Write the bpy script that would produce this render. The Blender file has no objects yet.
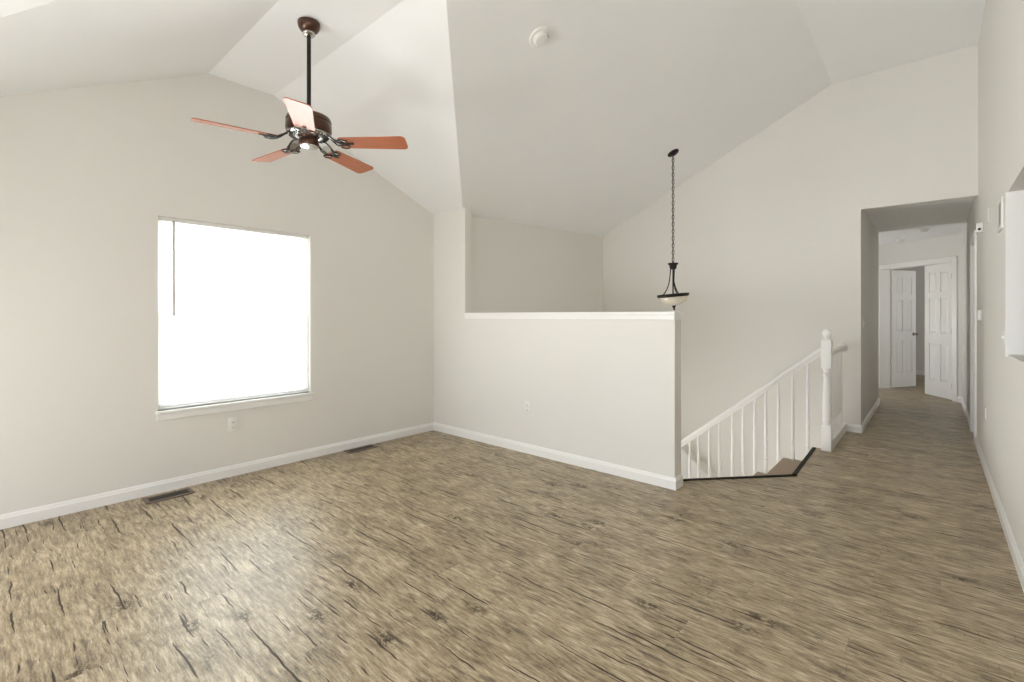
import bpy, bmesh, math, random
from mathutils import Vector, Matrix
C = bpy.context.scene.collection
SC = bpy.context.scene
PI = math.pi
random.seed(4)

# ------------------------------------------------------------------ camera
YAW = math.radians(41.45)
EYE = 1.27
cd = bpy.data.cameras.new('camera')
cam = bpy.data.objects.new('camera', cd)
C.objects.link(cam)
cam.location = (0, 0, EYE)
cam.rotation_euler = (PI / 2, 0, YAW - PI / 2)
cd.sensor_fit = 'HORIZONTAL'
cd.sensor_width = 36.0
cd.lens = 36.0 * 476.0 / 1024.0
cd.shift_y = -(341 - 315.5) / 1024.0
cd.clip_start = 0.05
SC.camera = cam

# ------------------------------------------------------------------ view, sky
SC.view_settings.view_transform = 'Standard'
SC.view_settings.look = 'None'
SC.view_settings.exposure = -0.10
SC.view_settings.gamma = 1.0
SC.view_settings.use_curve_mapping = False
SC.cycles.max_bounces = 14
SC.cycles.diffuse_bounces = 10
SC.cycles.transparent_max_bounces = 16
SC.cycles.sample_clamp_indirect = 8.0
SC.cycles.caustics_reflective = False
SC.cycles.caustics_refractive = False

world = bpy.data.worlds.new('daylight')
SC.world = world
world.use_nodes = True
bg = world.node_tree.nodes['Background']
NORTH_GAIN = 2.8
SKY, GROUND = 5.8, 8.0        # bright haze above, sunlit pale concrete below the horizon
_t = world.node_tree
_c = _t.nodes.new('ShaderNodeTexCoord')
_s = _t.nodes.new('ShaderNodeSeparateXYZ')
_m = _t.nodes.new('ShaderNodeMapRange')
_m.inputs[1].default_value, _m.inputs[2].default_value = -0.06, 0.04
_x = _t.nodes.new('ShaderNodeMix')
_x.data_type = 'RGBA'
_x.inputs[6].default_value = (GROUND, GROUND * 1.01, GROUND * 1.0, 1)
_x.inputs[7].default_value = (SKY * 0.955, SKY * 1.0, SKY * 1.06, 1)
_t.links.new(_c.outputs['Generated'], _s.inputs[0])
_t.links.new(_s.outputs[2], _m.inputs[0])
_t.links.new(_m.outputs[0], _x.inputs[0])
_t.links.new(_x.outputs[2], bg.inputs['Color'])
_g = _t.nodes.new('ShaderNodeMapRange')          # hazy sun side towards +Y, shaded side towards -Y
_g.interpolation_type = 'SMOOTHSTEP'
for _i, _v in enumerate((-0.9, 0.9, 0.62, NORTH_GAIN)):
    _g.inputs[_i + 1].default_value = _v
_t.links.new(_s.outputs[1], _g.inputs[0])
_t.links.new(_g.outputs[0], bg.inputs['Strength'])


def portal(name, loc, rot, sx, sy):
    """guides sky sampling through one window opening (gives no light itself)"""
    l = bpy.data.lights.new(name, 'AREA')
    l.shape = 'RECTANGLE'
    l.size, l.size_y = sx, sy
    l.cycles.is_portal = True
    o = bpy.data.objects.new(name, l)
    o.location = loc
    o.rotation_euler = rot
    C.objects.link(o)


# window openings: north wall (seen), west wall; others unseen, added to balance brightness
NW = (0.876, 1.99, 0.585, 1.985)
WW = (-0.35, 1.35, 0.55, 2.00)     # y0 y1 z0 z1 on the west wall
LW = (2.35, 3.90, 0.06, 1.25)      # low window added to brighten the left side, y0 y1 z0 z1
SW = (-0.50, 0.35, 0.5, 1.85)     # x0 x1 z0 z1 added on the south wall as fill
KW = (3.10, 3.70, 1.05, 1.90)        # added in the kitchen back wall to light the pass-through
HW = (8.82, 9.48, 0.40, 1.30)       # added in the hall branch to light the double doors
BW = (10.2, 11.6, 0.7, 2.05)       # added to light the room beyond the double doors
portal('portal_north', (1.433, 4.31, 1.285), (-PI / 2, 0, 0), 1.12, 1.42)
portal('portal_west', (-1.33, sum(WW[:2]) / 2, sum(WW[2:]) / 2), (PI / 2, 0, -PI / 2), WW[1] - WW[0], WW[3] - WW[2])
portal('portal_low', (-1.33, sum(LW[:2]) / 2, sum(LW[2:]) / 2), (PI / 2, 0, -PI / 2), LW[1] - LW[0], LW[3] - LW[2])
portal('portal_south', (sum(SW[:2]) / 2, -1.63, sum(SW[2:]) / 2), (PI / 2, 0, 0), SW[1] - SW[0], SW[3] - SW[2])
portal('portal_kitchen', (sum(KW[:2]) / 2, -2.73, sum(KW[2:]) / 2), (PI / 2, 0, 0), KW[1] - KW[0], KW[3] - KW[2])
portal('portal_hall', (sum(HW[:2]) / 2, 2.63, sum(HW[2:]) / 2), (-PI / 2, 0, 0), HW[1] - HW[0], HW[3] - HW[2])
FW = (3.80, 4.60, -0.95, 0.10)    # added out of view below the half wall to brighten the stairwell
portal('portal_foyer', (sum(FW[:2]) / 2, 3.91, sum(FW[2:]) / 2), (-PI / 2, 0, 0), FW[1] - FW[0], FW[3] - FW[2])
portal('portal_bedroom', (sum(BW[:2]) / 2, -2.71, sum(BW[2:]) / 2), (PI / 2, 0, 0), BW[1] - BW[0], BW[3] - BW[2])


# ------------------------------------------------------------------ materials
def new_mat(name):
    m = bpy.data.materials.new(name)
    m.use_nodes = True
    nt = m.node_tree
    return m, nt, nt.nodes['Principled BSDF']


class N:
    def __init__(self, nt):
        self.nt = nt

    def n(self, typ, **kw):
        x = self.nt.nodes.new(typ)
        for k, v in kw.items():
            setattr(x, k, v)
        return x

    def put(self, sock, v):
        if isinstance(v, bpy.types.NodeSocket):
            self.nt.links.new(v, sock)
        else:
            sock.default_value = v

    def math(self, op, a, b=0.0, c=0.0, clamp=False):
        x = self.n('ShaderNodeMath', operation=op, use_clamp=clamp)
        self.put(x.inputs[0], a)
        self.put(x.inputs[1], b)
        self.put(x.inputs[2], c)
        return x.outputs[0]

    def vec(self, x, y, z):
        c = self.n('ShaderNodeCombineXYZ')
        for s, v in zip(c.inputs, (x, y, z)):
            self.put(s, v)
        return c.outputs[0]

    def noise(self, v, scale, detail=3.0, rough=0.55, dist=0.0):
        x = self.n('ShaderNodeTexNoise')
        self.put(x.inputs['Vector'], v)
        x.inputs['Scale'].default_value = scale
        x.inputs['Detail'].default_value = detail
        x.inputs['Roughness'].default_value = rough
        x.inputs['Distortion'].default_value = dist
        return x.outputs['Fac']

    def remap(self, v, a, b, lo=0.0, hi=1.0, smooth=True):
        x = self.n('ShaderNodeMapRange')
        x.interpolation_type = 'SMOOTHSTEP' if smooth else 'LINEAR'
        self.put(x.inputs[0], v)
        for i, q in enumerate((a, b, lo, hi)):
            self.put(x.inputs[i + 1], q)
        return x.outputs[0]

    def mix(self, f, a, b, mode='MIX'):
        x = self.n('ShaderNodeMix', data_type='RGBA', blend_type=mode)
        self.put(x.inputs[0], f)
        self.put(x.inputs[6], a)
        self.put(x.inputs[7], b)
        return x.outputs[2]

    def ramp(self, f, stops):
        x = self.n('ShaderNodeValToRGB')
        e = x.color_ramp.elements
        while len(e) < len(stops):
            e.new(0.5)
        for q, (p, c) in zip(e, stops):
            q.position = p
            q.color = (*c, 1)
        self.put(x.inputs[0], f)
        return x.outputs[0]


def paint(name, col, rough=0.6, bump=0.03, scale=180.0, var=0.02, spec=0.3):
    m, nt, p = new_mat(name)
    g = N(nt)
    co = g.n('ShaderNodeTexCoord').outputs['Object']
    v = g.noise(co, 1.3, 2)
    a = tuple(c * (1 - var) for c in col) + (1,)
    b = tuple(min(1, c * (1 + var)) for c in col) + (1,)
    g.put(p.inputs['Base Color'], g.mix(v, a, b))
    p.inputs['Roughness'].default_value = rough
    p.inputs['Specular IOR Level'].default_value = spec
    if bump:
        bp = g.n('ShaderNodeBump')
        bp.inputs['Strength'].default_value = bump
        bp.inputs['Distance'].default_value = 0.003
        g.put(bp.inputs['Height'], g.noise(co, scale, 2))
        g.put(p.inputs['Normal'], bp.outputs[0])
    return m


def metal(name, col, rough=0.35, metallic=0.9, var=0.15, coat=0.0):
    m, nt, p = new_mat(name)
    g = N(nt)
    co = g.n('ShaderNodeTexCoord').outputs['Object']
    v = g.noise(co, 25, 3)
    a = tuple(c * (1 - var) for c in col) + (1,)
    b = tuple(min(1, c * (1 + var)) for c in col) + (1,)
    g.put(p.inputs['Base Color'], g.mix(v, a, b))
    p.inputs['Roughness'].default_value = rough
    p.inputs['Metallic'].default_value = metallic
    p.inputs['Coat Weight'].default_value = coat
    return m


def floor_material():
    m, nt, p = new_mat('weathered_oak_plank')
    g = N(nt)
    co = g.n('ShaderNodeTexCoord').outputs['Object']
    s = g.n('ShaderNodeSeparateXYZ')
    g.put(s.inputs[0], co)
    X, Y = s.outputs[0], s.outputs[1]
    W, L = 0.165, 1.22
    xs = g.math('DIVIDE', X, W)
    row = g.math('FLOOR', xs)
    wr = g.n('ShaderNodeTexWhiteNoise', noise_dimensions='1D')
    g.put(wr.inputs['W'], row)
    ys = g.math('ADD', g.math('DIVIDE', Y, L), wr.outputs['Value'])
    colm = g.math('FLOOR', ys)
    wn = g.n('ShaderNodeTexWhiteNoise', noise_dimensions='2D')
    g.put(wn.inputs['Vector'], g.vec(row, colm, 0.0))
    rnd = wn.outputs['Value']
    ofs = g.math('MULTIPLY', rnd, 37.0)
    # grain coordinates: long along Y, shifted per plank
    gx = g.math('ADD', X, ofs)
    wob = g.math('MULTIPLY', g.math('SUBTRACT', g.noise(g.vec(g.math('MULTIPLY', gx, 3.0), g.math('MULTIPLY', Y, 2.6), 0.0), 1.0, 3), 0.5), 0.045)
    gxw = g.math('ADD', gx, wob)
    fine = g.noise(g.vec(g.math('MULTIPLY', gxw, 150.0), g.math('MULTIPLY', Y, 15.0), rnd), 1.0, 4, 0.75)
    med = g.noise(g.vec(g.math('MULTIPLY', gxw, 55.0), g.math('MULTIPLY', Y, 7.5), 3.0), 1.0, 5, 0.7)
    broad = g.noise(g.vec(g.math('MULTIPLY', gx, 6.0), g.math('MULTIPLY', Y, 3.2), 7.0), 1.0, 3, 0.6)
    t = g.math('ADD', g.math('MULTIPLY', fine, 0.40), g.math('ADD', g.math('MULTIPLY', med, 0.60), g.math('MULTIPLY', broad, 0.22)))
    t = g.math('ADD', t, g.math('MULTIPLY', g.math('SUBTRACT', rnd, 0.5), 0.03))
    base = g.ramp(t, [(0.465, (0.082, 0.055, 0.028)), (0.56, (0.256, 0.191, 0.109)),
                      (0.635, (0.382, 0.300, 0.185)), (0.75, (0.64, 0.54, 0.39))])
    # dark cracks running with the grain, one track per narrow lane
    def cracks(lane, seed, freq, lo, hi, thick):
        q = g.math('ADD', g.math('DIVIDE', gxw, lane), seed)
        ln = g.math('FLOOR', q)
        lw = g.n('ShaderNodeTexWhiteNoise', noise_dimensions='1D')
        g.put(lw.inputs['W'], ln)
        cen = g.math('ADD', 0.5, g.math('MULTIPLY', g.math('SUBTRACT', lw.outputs['Value'], 0.5), 0.5))
        jit = g.math('MULTIPLY', g.math('SUBTRACT', g.noise(g.vec(g.math('MULTIPLY', ln, 7.3), g.math('MULTIPLY', Y, 9.0), seed), 1.0, 3, 0.6), 0.5), 0.016 / lane)
        dist = g.math('MULTIPLY', g.math('ABSOLUTE', g.math('SUBTRACT', g.math('ADD', g.math('FRACT', q), jit), cen)), lane)
        on = g.remap(g.noise(g.vec(g.math('MULTIPLY', ln, 3.7), g.math('MULTIPLY', Y, freq), seed * 3.1), 1.0, 2, 0.6), lo, hi)
        wid = g.math('MULTIPLY', on, thick)
        return g.math('MULTIPLY', g.remap(dist, g.math('MULTIPLY', wid, 0.45), g.math('ADD', wid, 0.0006), 1.0, 0.0), g.remap(on, 0.02, 0.3))
    crk = g.math('MAXIMUM', cracks(0.085, 0.0, 2.0, 0.50, 0.64, 0.0052), cracks(0.050, 5.3, 4.2, 0.54, 0.68, 0.0034))
    # short dark flecks in the grain
    fk = g.noise(g.vec(g.math('MULTIPLY', gxw, 70.0), g.math('MULTIPLY', Y, 10.0), 4.0), 1.0, 4, 0.65)
    fk = g.math('MULTIPLY', g.remap(fk, 0.52, 0.63), g.remap(broad, 0.36, 0.60, 1.0, 0.35))
    base = g.mix(g.math('MULTIPLY', fk, 0.70), base, (0.066, 0.045, 0.025, 1))
    # knots: small dark smudges with cross-grain checks
    vo = g.n('ShaderNodeTexVoronoi')
    vo.inputs['Scale'].default_value = 1.0
    kd = g.noise(g.vec(g.math('MULTIPLY', X, 42.0), g.math('MULTIPLY', Y, 24.0), 2.0), 1.0, 3, 0.75)
    kx = g.math('ADD', g.math('MULTIPLY', gx, 6.5), g.math('MULTIPLY', kd, 0.40))
    ky = g.math('ADD', g.math('MULTIPLY', Y, 3.6), g.math('MULTIPLY', kd, 0.35))
    g.put(vo.inputs['Vector'], g.vec(kx, ky, 0.0))
    vo.inputs['Randomness'].default_value = 1.0
    kn = g.remap(vo.outputs['Distance'], 0.10, 0.36, 1.0, 0.0)
    cs = g.n('ShaderNodeSeparateColor')
    g.put(cs.inputs[0], vo.outputs['Color'])
    kn = g.math('MULTIPLY', kn, g.remap(cs.outputs[0], 0.30, 0.75))
    kn = g.math('MULTIPLY', kn, g.remap(kd, 0.42, 0.56))
    # sawn cross marks, short, across the plank
    cm = g.noise(g.vec(g.math('MULTIPLY', gx, 16.0), g.math('MULTIPLY', Y, 75.0), 9.0), 1.0, 2, 0.5)
    cm = g.math('MULTIPLY', g.remap(cm, 0.60, 0.68), g.remap(broad, 0.50, 0.40))
    col = g.mix(g.math('MULTIPLY', crk, 0.92), base, (0.030, 0.021, 0.015, 1))
    col = g.mix(g.math('MULTIPLY', kn, 0.85), col, (0.040, 0.029, 0.020, 1))
    col = g.mix(g.math('MULTIPLY', cm, 0.45), col, (0.075, 0.055, 0.038, 1))
    # plank seams
    fx = g.math('FRACT', xs)
    fy = g.math('FRACT', ys)
    ex = g.math('MULTIPLY', g.math('MINIMUM', fx, g.math('SUBTRACT', 1.0, fx)), W)
    ey = g.math('MULTIPLY', g.math('MINIMUM', fy, g.math('SUBTRACT', 1.0, fy)), L)
    seam = g.remap(g.math('MINIMUM', ex, ey), 0.0004, 0.0022, 1.0, 0.0)
    col = g.mix(g.math('MULTIPLY', seam, 0.22), col, (0.045, 0.034, 0.025, 1))
    g.put(p.inputs['Base Color'], col)
    g.put(p.inputs['Roughness'], g.math('ADD', 0.34, g.math('MULTIPLY', fine, 0.14)))
    g.put(p.inputs['Specular IOR Level'], g.math('MULTIPLY', 0.85, g.math('SUBTRACT', 1.0, g.math('MULTIPLY', g.math('MAXIMUM', crk, kn), 0.85))))
    bp = g.n('ShaderNodeBump')
    bp.inputs['Strength'].default_value = 0.25
    bp.inputs['Distance'].default_value = 0.002
    h = g.math('SUBTRACT', fine, g.math('ADD', g.math('MULTIPLY', crk, 1.2), g.math('MULTIPLY', seam, 0.25)))
    g.put(bp.inputs['Height'], h)
    g.put(p.inputs['Normal'], bp.outputs[0])
    return m


def carpet_material():
    m, nt, p = new_mat('stair_carpet')
    g = N(nt)
    co = g.n('ShaderNodeTexCoord').outputs['Object']
    v = g.noise(co, 260, 3, 0.7)
    w = g.noise(co, 9, 2)
    c = g.mix(v, (0.26, 0.205, 0.150, 1), (0.62, 0.51, 0.41, 1))
    g.put(p.inputs['Base Color'], g.mix(g.math('MULTIPLY', w, 0.35), c, (0.30, 0.24, 0.185, 1)))
    p.inputs['Roughness'].default_value = 0.95
    bp = g.n('ShaderNodeBump')
    bp.inputs['Strength'].default_value = 0.6
    bp.inputs['Distance'].default_value = 0.004
    g.put(bp.inputs['Height'], v)
    g.put(p.inputs['Normal'], bp.outputs[0])
    return m


def cherry_material():
    m, nt, p = new_mat('cherry_wood')
    g = N(nt)
    co = g.n('ShaderNodeTexCoord').outputs['Object']
    s = g.n('ShaderNodeSeparateXYZ')
    g.put(s.inputs[0], co)
    v = g.noise(g.vec(g.math('MULTIPLY', s.outputs[0], 3.0), g.math('MULTIPLY', s.outputs[1], 45.0), s.outputs[2]), 1.0, 4, 0.6)
    g.put(p.inputs['Base Color'], g.mix(v, (0.25, 0.058, 0.017, 1), (0.47, 0.135, 0.045, 1)))
    p.inputs['Roughness'].default_value = 0.42
    p.inputs['Coat Weight'].default_value = 0.35
    p.inputs['Coat Roughness'].default_value = 0.12
    return m


def glass_material():
    m = bpy.data.materials.new('window_glass')
    m.use_nodes = True
    nt = m.node_tree
    nt.nodes.clear()
    g = N(nt)
    o = g.n('ShaderNodeOutputMaterial')
    t = g.n('ShaderNodeBsdfTransparent')
    t.inputs[0].default_value = (0.94, 0.96, 0.95, 1)
    gl = g.n('ShaderNodeBsdfGlossy')
    gl.inputs['Roughness'].default_value = 0.02
    f = g.n('ShaderNodeFresnel')
    f.inputs['IOR'].default_value = 1.3
    mx = g.n('ShaderNodeMixShader')
    g.put(mx.inputs[0], f.outputs[0])
    nt.links.new(t.outputs[0], mx.inputs[1])
    nt.links.new(gl.outputs[0], mx.inputs[2])
    nt.links.new(mx.outputs[0], o.inputs[0])
    return m


def blind_material():
    m = bpy.data.materials.new('blind_vinyl')
    m.use_nodes = True
    nt = m.node_tree
    nt.nodes.clear()
    g = N(nt)
    o = g.n('ShaderNodeOutputMaterial')
    co = g.n('ShaderNodeTexCoord').outputs['Object']
    c = g.mix(g.noise(co, 20, 2), (0.88, 0.87, 0.85, 1), (0.93, 0.92, 0.90, 1))
    d = g.n('ShaderNodeBsdfDiffuse')
    t = g.n('ShaderNodeBsdfTranslucent')
    g.put(d.inputs[0], c)
    g.put(t.inputs[0], c)
    mx = g.n('ShaderNodeMixShader')
    mx.inputs[0].default_value = 0.72
    nt.links.new(d.outputs[0], mx.inputs[1])
    nt.links.new(t.outputs[0], mx.inputs[2])
    nt.links.new(mx.outputs[0], o.inputs[0])
    return m


def alabaster_material():
    m, nt, p = new_mat('alabaster_glass')
    g = N(nt)
    co = g.n('ShaderNodeTexCoord').outputs['Object']
    v = g.noise(co, 14, 4, 0.6, 1.2)
    g.put(p.inputs['Base Color'], g.mix(v, (0.62, 0.57, 0.45, 1), (0.86, 0.83, 0.74, 1)))
    p.inputs['Roughness'].default_value = 0.25
    p.inputs['Subsurface Weight'].default_value = 0.2
    p.inputs['Subsurface Radius'].default_value = (0.02, 0.02, 0.015)
    return m


M_WALL = paint('wall_paint', (0.752, 0.738, 0.702), 0.62)
M_CEIL = paint('ceiling_paint', (0.850, 0.857, 0.860), 0.75)
M_TRIM = paint('trim_paint', (0.840, 0.835, 0.820), 0.35, 0.0, spec=0.5)
M_DOOR = paint('door_paint', (0.870, 0.860, 0.835), 0.40, 0.0, spec=0.5)
M_PLATE = paint('white_plastic', (0.785, 0.775, 0.745), 0.35, 0.0, spec=0.5)
M_WAND = paint('grey_acrylic', (0.55, 0.53, 0.50), 0.3, 0.0, spec=0.5)
M_FILTER = paint('grey_filter', (0.34, 0.33, 0.30), 0.9, 0.0)
M_SLOT = paint('dark_slot', (0.05, 0.045, 0.04), 0.7, 0.0)
M_GRILLE = paint('painted_grille', (0.70, 0.68, 0.63), 0.45, 0.0)
M_FLOOR = floor_material()
M_CARPET = carpet_material()
M_CHERRY = cherry_material()
M_GLASS = glass_material()
M_BLIND = blind_material()
M_ALAB = alabaster_material()
M_BRONZE = metal('bronze_brown', (0.085, 0.038, 0.022), 0.30, 0.75, coat=0.3)
M_BLACK = metal('black_iron', (0.022, 0.019, 0.017), 0.42, 0.6)
M_IRON = metal('polished_pewter', (0.62, 0.60, 0.57), 0.22, 0.95)
M_REG = metal('brown_register_steel', (0.045, 0.033, 0.026), 0.42, 0.55)
M_REGF = metal('bronze_register_frame', (0.17, 0.13, 0.105), 0.45, 0.4)
M_NOSE = paint('dark_nosing', (0.016, 0.012, 0.009), 0.6, 0.0, spec=0.15)
M_CHAIN = metal('dark_chain_steel', (0.10, 0.085, 0.07), 0.4, 0.8)
M_NICKEL = metal('aged_nickel', (0.36, 0.33, 0.29), 0.30, 0.95)


# ------------------------------------------------------------------ mesh builder
class MB:
    def __init__(self):
        self.bm = bmesh.new()

    def face(self, pts):
        return self.bm.faces.new([self.bm.verts.new(p) for p in pts])

    def box(self, a, b, bevel=0.0, mat=None):
        x0, y0, z0 = (min(p, q) for p, q in zip(a, b))
        x1, y1, z1 = (max(p, q) for p, q in zip(a, b))
        r = bmesh.ops.create_cube(self.bm, size=1.0)
        vs = r['verts']
        for v in vs:
            v.co = Vector(((x0 + x1) / 2 + v.co.x * (x1 - x0), (y0 + y1) / 2 + v.co.y * (y1 - y0), (z0 + z1) / 2 + v.co.z * (z1 - z0)))
        if bevel:
            es = list({e for v in vs for e in v.link_edges})
            r2 = bmesh.ops.bevel(self.bm, geom=es, offset=bevel, segments=2, profile=0.5, affect='EDGES')
            vs = list({v for f in r2['faces'] for v in f.verts} | {v for v in vs if v.is_valid})
        if mat is not None:
            for v in vs:
                v.co = mat @ v.co
        return self

    def prism(self, poly, d, mat=None):
        """poly: list of 3D points (planar), swept by the vector d"""
        d = Vector(d)
        a = [self.bm.verts.new(p) for p in poly]
        b = [self.bm.verts.new(Vector(p) + d) for p in poly]
        n = len(a)
        self.bm.faces.new(a)
        self.bm.faces.new(b[::-1])
        for i in range(n):
            self.bm.faces.new([a[i], b[i], b[(i + 1) % n], a[(i + 1) % n]])
        if mat is not None:
            for v in a + b:
                v.co = mat @ v.co
        return self

    def lathe(self, prof, seg=32, mat=None, closed=False):
        """prof: (radius, z) list turned about z"""
        rings = []
        mat = mat or Matrix()
        for r, z in prof:
            if r < 1e-6:
                rings.append([self.bm.verts.new(mat @ Vector((0, 0, z)))])
            else:
                rings.append([self.bm.verts.new(mat @ Vector((r * math.cos(2 * PI * i / seg), r * math.sin(2 * PI * i / seg), z))) for i in range(seg)])
        for p, q in zip(rings, rings[1:]):
            for i in range(seg):
                j = (i + 1) % seg
                f = [p[i % len(p)], p[j % len(p)], q[j % len(q)], q[i % len(q)]]
                u = []
                for v in f:
                    if v not in u:
                        u.append(v)
                if len(u) > 2:
                    self.bm.faces.new(u)
        for ring in (rings[0], rings[-1]):
            if len(ring) > 2 and not closed:
                self.bm.faces.new(ring)
        return self

    def tube(self, pts, rad, seg=10, mat=None, loop=False):
        pts = [Vector(p) for p in pts]
        n = len(pts)
        rads = rad if isinstance(rad, (list, tuple)) else [rad] * n
        rings = []
        up = Vector((0.13, 0.21, 0.97)).normalized()
        for i, p in enumerate(pts):
            a = pts[(i - 1) % n] if (loop or i > 0) else p
            b = pts[(i + 1) % n] if (loop or i < n - 1) else p
            t = (b - a).normalized()
            s = t.cross(up)
            if s.length < 1e-4:
                s = t.cross(Vector((1, 0, 0)))
            s.normalize()
            w = s.cross(t).normalized()
            ring = []
            for k in range(seg):
                q = p + (s * math.cos(2 * PI * k / seg) + w * math.sin(2 * PI * k / seg)) * rads[i]
                ring.append(self.bm.verts.new(mat @ q if mat else q))
            rings.append(ring)
        m = n if loop else n - 1
        for i in range(m):
            p, q = rings[i], rings[(i + 1) % n]
            for k in range(seg):
                l = (k + 1) % seg
                self.bm.faces.new([p[k], p[l], q[l], q[k]])
        if not loop:
            self.bm.faces.new(rings[0][::-1])
            self.bm.faces.new(rings[-1])
        return self

    def build(self, name, mat, parent=None, smooth=False, angle=35):
        bmesh.ops.recalc_face_normals(self.bm, faces=self.bm.faces[:])
        me = bpy.data.meshes.new(name)
        self.bm.to_mesh(me)
        self.bm.free()
        o = bpy.data.objects.new(name, me)
        me.materials.append(mat)
        if smooth:
            me.shade_smooth()
            me.set_sharp_from_angle(angle=math.radians(angle))
        C.objects.link(o)
        if parent:
            o.parent = parent
        return o


def tag(o, label=None, cat=None, group=None, kind=None):
    for k, v in (('label', label), ('category', cat), ('group', group), ('kind', kind)):
        if v:
            o[k] = v
    return o


def thing(name, label, cat, loc=(0, 0, 0), rz=0.0, group=None, kind=None):
    o = bpy.data.objects.new(name, None)
    o.empty_display_size = 0.1
    o.location = loc
    o.rotation_euler = (0, 0, rz)
    C.objects.link(o)
    return tag(o, label, cat, group, kind)


def copy_tree(o, parent=None):
    c = o.copy()
    C.objects.link(c)
    if parent:
        c.parent = parent
    for ch in [k for k in o.children]:
        copy_tree(ch, c)
    return c


def struct(name, mb, mat, label, cat, **kw):
    return tag(mb.build(name, mat, **kw), label, cat, kind='structure')


# ------------------------------------------------------------------ geometry of the place
YN = 4.155      # window wall
XH = 3.39       # half wall, room face
XE = 6.36       # far wall with the hallway opening
YR = -0.328      # right wall
YF = 3.77       # foyer wall above the stairs
FLAT = 3.858
HALL_Y = 0.58

# ---- floor
fl = MB()
poly = [(-1.32, -2.7), (13.6, -2.7), (13.6, 2.7), (8.6, 2.7), (8.6, 0.66), (6.42, 0.66), (6.42, 0.706), (5.365, 0.706),
        (5.365, 0.835), (4.30, 0.81), (3.585, 1.45), (3.45, 1.45), (3.45, 4.25), (-1.32, 4.25)]
fl.prism([(x, y, 0) for x, y in poly], (0, 0, -0.22))
struct('floor', fl, M_FLOOR, 'grey-brown weathered wood plank floor with dark cracks and knots', 'floor')

# ---- walls
def wall_holes(mb, axis, c0, c1, a0, a1, z0, z1, holes):
    """box wall normal to axis between c0..c1, running a0..a1, with rectangular holes (h0,h1,k0,k1)"""
    def bx(p0, p1, q0, q1):
        if p1 - p0 < 1e-5 or q1 - q0 < 1e-5:
            return
        if axis == 'y':
            mb.box((p0, c0, q0), (p1, c1, q1))
        else:
            mb.box((c0, p0, q0), (c1, p1, q1))
    cur = a0
    for h0, h1, k0, k1 in sorted(holes):
        bx(cur, h0, z0, z1)
        bx(h0, h1, z0, k0)
        bx(h0, h1, k1, z1)
        cur = h1
    bx(cur, a1, z0, z1)
    return mb


struct('wall_north', wall_holes(MB(), 'y', YN, YN + 0.15, -1.32, XH + 0.06, -0.1, 3.35, [NW]), M_WALL,
       'off-white gable wall holding the bright window', 'wall')
struct('wall_west', wall_holes(MB(), 'x', -1.32, -1.2, -1.62, YN + 0.1, -0.1, 4.0, [WW, LW]), M_WALL,
       'off-white side wall with a wide window, beside the camera', 'wall')
struct('wall_south', wall_holes(MB(), 'y', -1.62, -1.5, -1.25, 0.95, -0.1, 4.0, [SW]), M_WALL,
       'off-white back wall with an added tall window behind the camera', 'wall')
struct('wall_return', MB().box((0.9, -1.6, -0.1), (1.02, YR - 0.06, 4.0)), M_WALL, 'short off-white return wall behind the right wall', 'wall')
OPEN = (2.2, 3.98, 1.045, 1.985)
DOOR = (6.61, 7.22, 0.0, 2.045)
struct('wall_right', wall_holes(MB(), 'y', YR - 0.12, YR, 0.9, 9.62, -0.05, 4.0, [OPEN, DOOR]), M_WALL,
       'long off-white right wall running into the hallway, with a pass-through opening', 'wall')
ws = MB()
ws.box((XH, 1.41, -1.5), (XH + 0.12, 3.645, 1.272))
ws.box((XH, 3.645, -1.5), (XH + 0.085, YN + 0.1, 2.45))
struct('wall_stair_side', ws, M_WALL, 'off-white half wall with a full-height pier beside the window wall', 'wall')
struct('wall_foyer', wall_holes(MB(), 'y', YF, YF + 0.12, XH + 0.05, XE + 0.05, -1.6, 2.8, [FW]), M_WALL,
       'beige foyer wall seen over the half wall', 'wall')
we = MB()
we.box((XE, HALL_Y, -2.9), (XE + 0.12, YF + 0.1, 4.0))
we.box((XE, YR, 2.42), (XE + 0.12, HALL_Y, 4.0))
struct('wall_east', we, M_WALL, 'tall off-white far wall above the stairs and hallway opening', 'wall')
struct('wall_hall_left', MB().box((XE + 0.1, HALL_Y, -0.05), (8.65, HALL_Y + 0.12, 2.6)), M_WALL, 'shaded beige left wall of the hallway', 'wall')
struct('wall_hall_branch', wall_holes(MB(), 'y', 2.5, 2.62, 8.5, 13.5, -0.05, 2.6, [HW]), M_WALL, 'off-white wall at the end of the hall branch', 'wall')
struct('wall_hall_side', MB().box((8.53, HALL_Y + 0.12, -0.05), (8.65, 2.55, 2.6)), M_WALL, 'off-white side wall of the hall branch', 'wall')
struct('wall_bedroom_back', MB().box((13.4, -2.7, -0.05), (13.52, 2.6, 2.6)), M_WALL, 'beige wall of the room beyond the double doors', 'wall')
struct('wall_bedroom_side', wall_holes(MB(), 'y', -2.7, -2.58, 9.45, 13.5, -0.05, 2.6, [BW]), M_WALL, 'beige side wall of the room beyond the double doors', 'wall')
struct('wall_bedroom_corner', MB().box((9.5, -2.65, -0.05), (9.62, YR - 0.1, 2.6)), M_WALL, 'beige short wall of the room behind the right hall wall', 'wall')
struct('wall_kitchen_back', wall_holes(MB(), 'y', -2.72, -2.6, 0.9, 5.4, -0.05, 2.6, [KW]), M_WALL, 'white kitchen wall with an added window', 'wall')
struct('wall_kitchen_end', MB().box((5.2, -2.7, -0.05), (5.32, YR - 0.12, 2.6)), M_TRIM, 'bright white kitchen wall seen through the pass-through', 'wall')
struct('wall_kitchen_side', MB().box((0.78, -2.7, -0.05), (0.9, -1.6, 2.6)), M_WALL, 'white kitchen side wall', 'wall')

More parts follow.
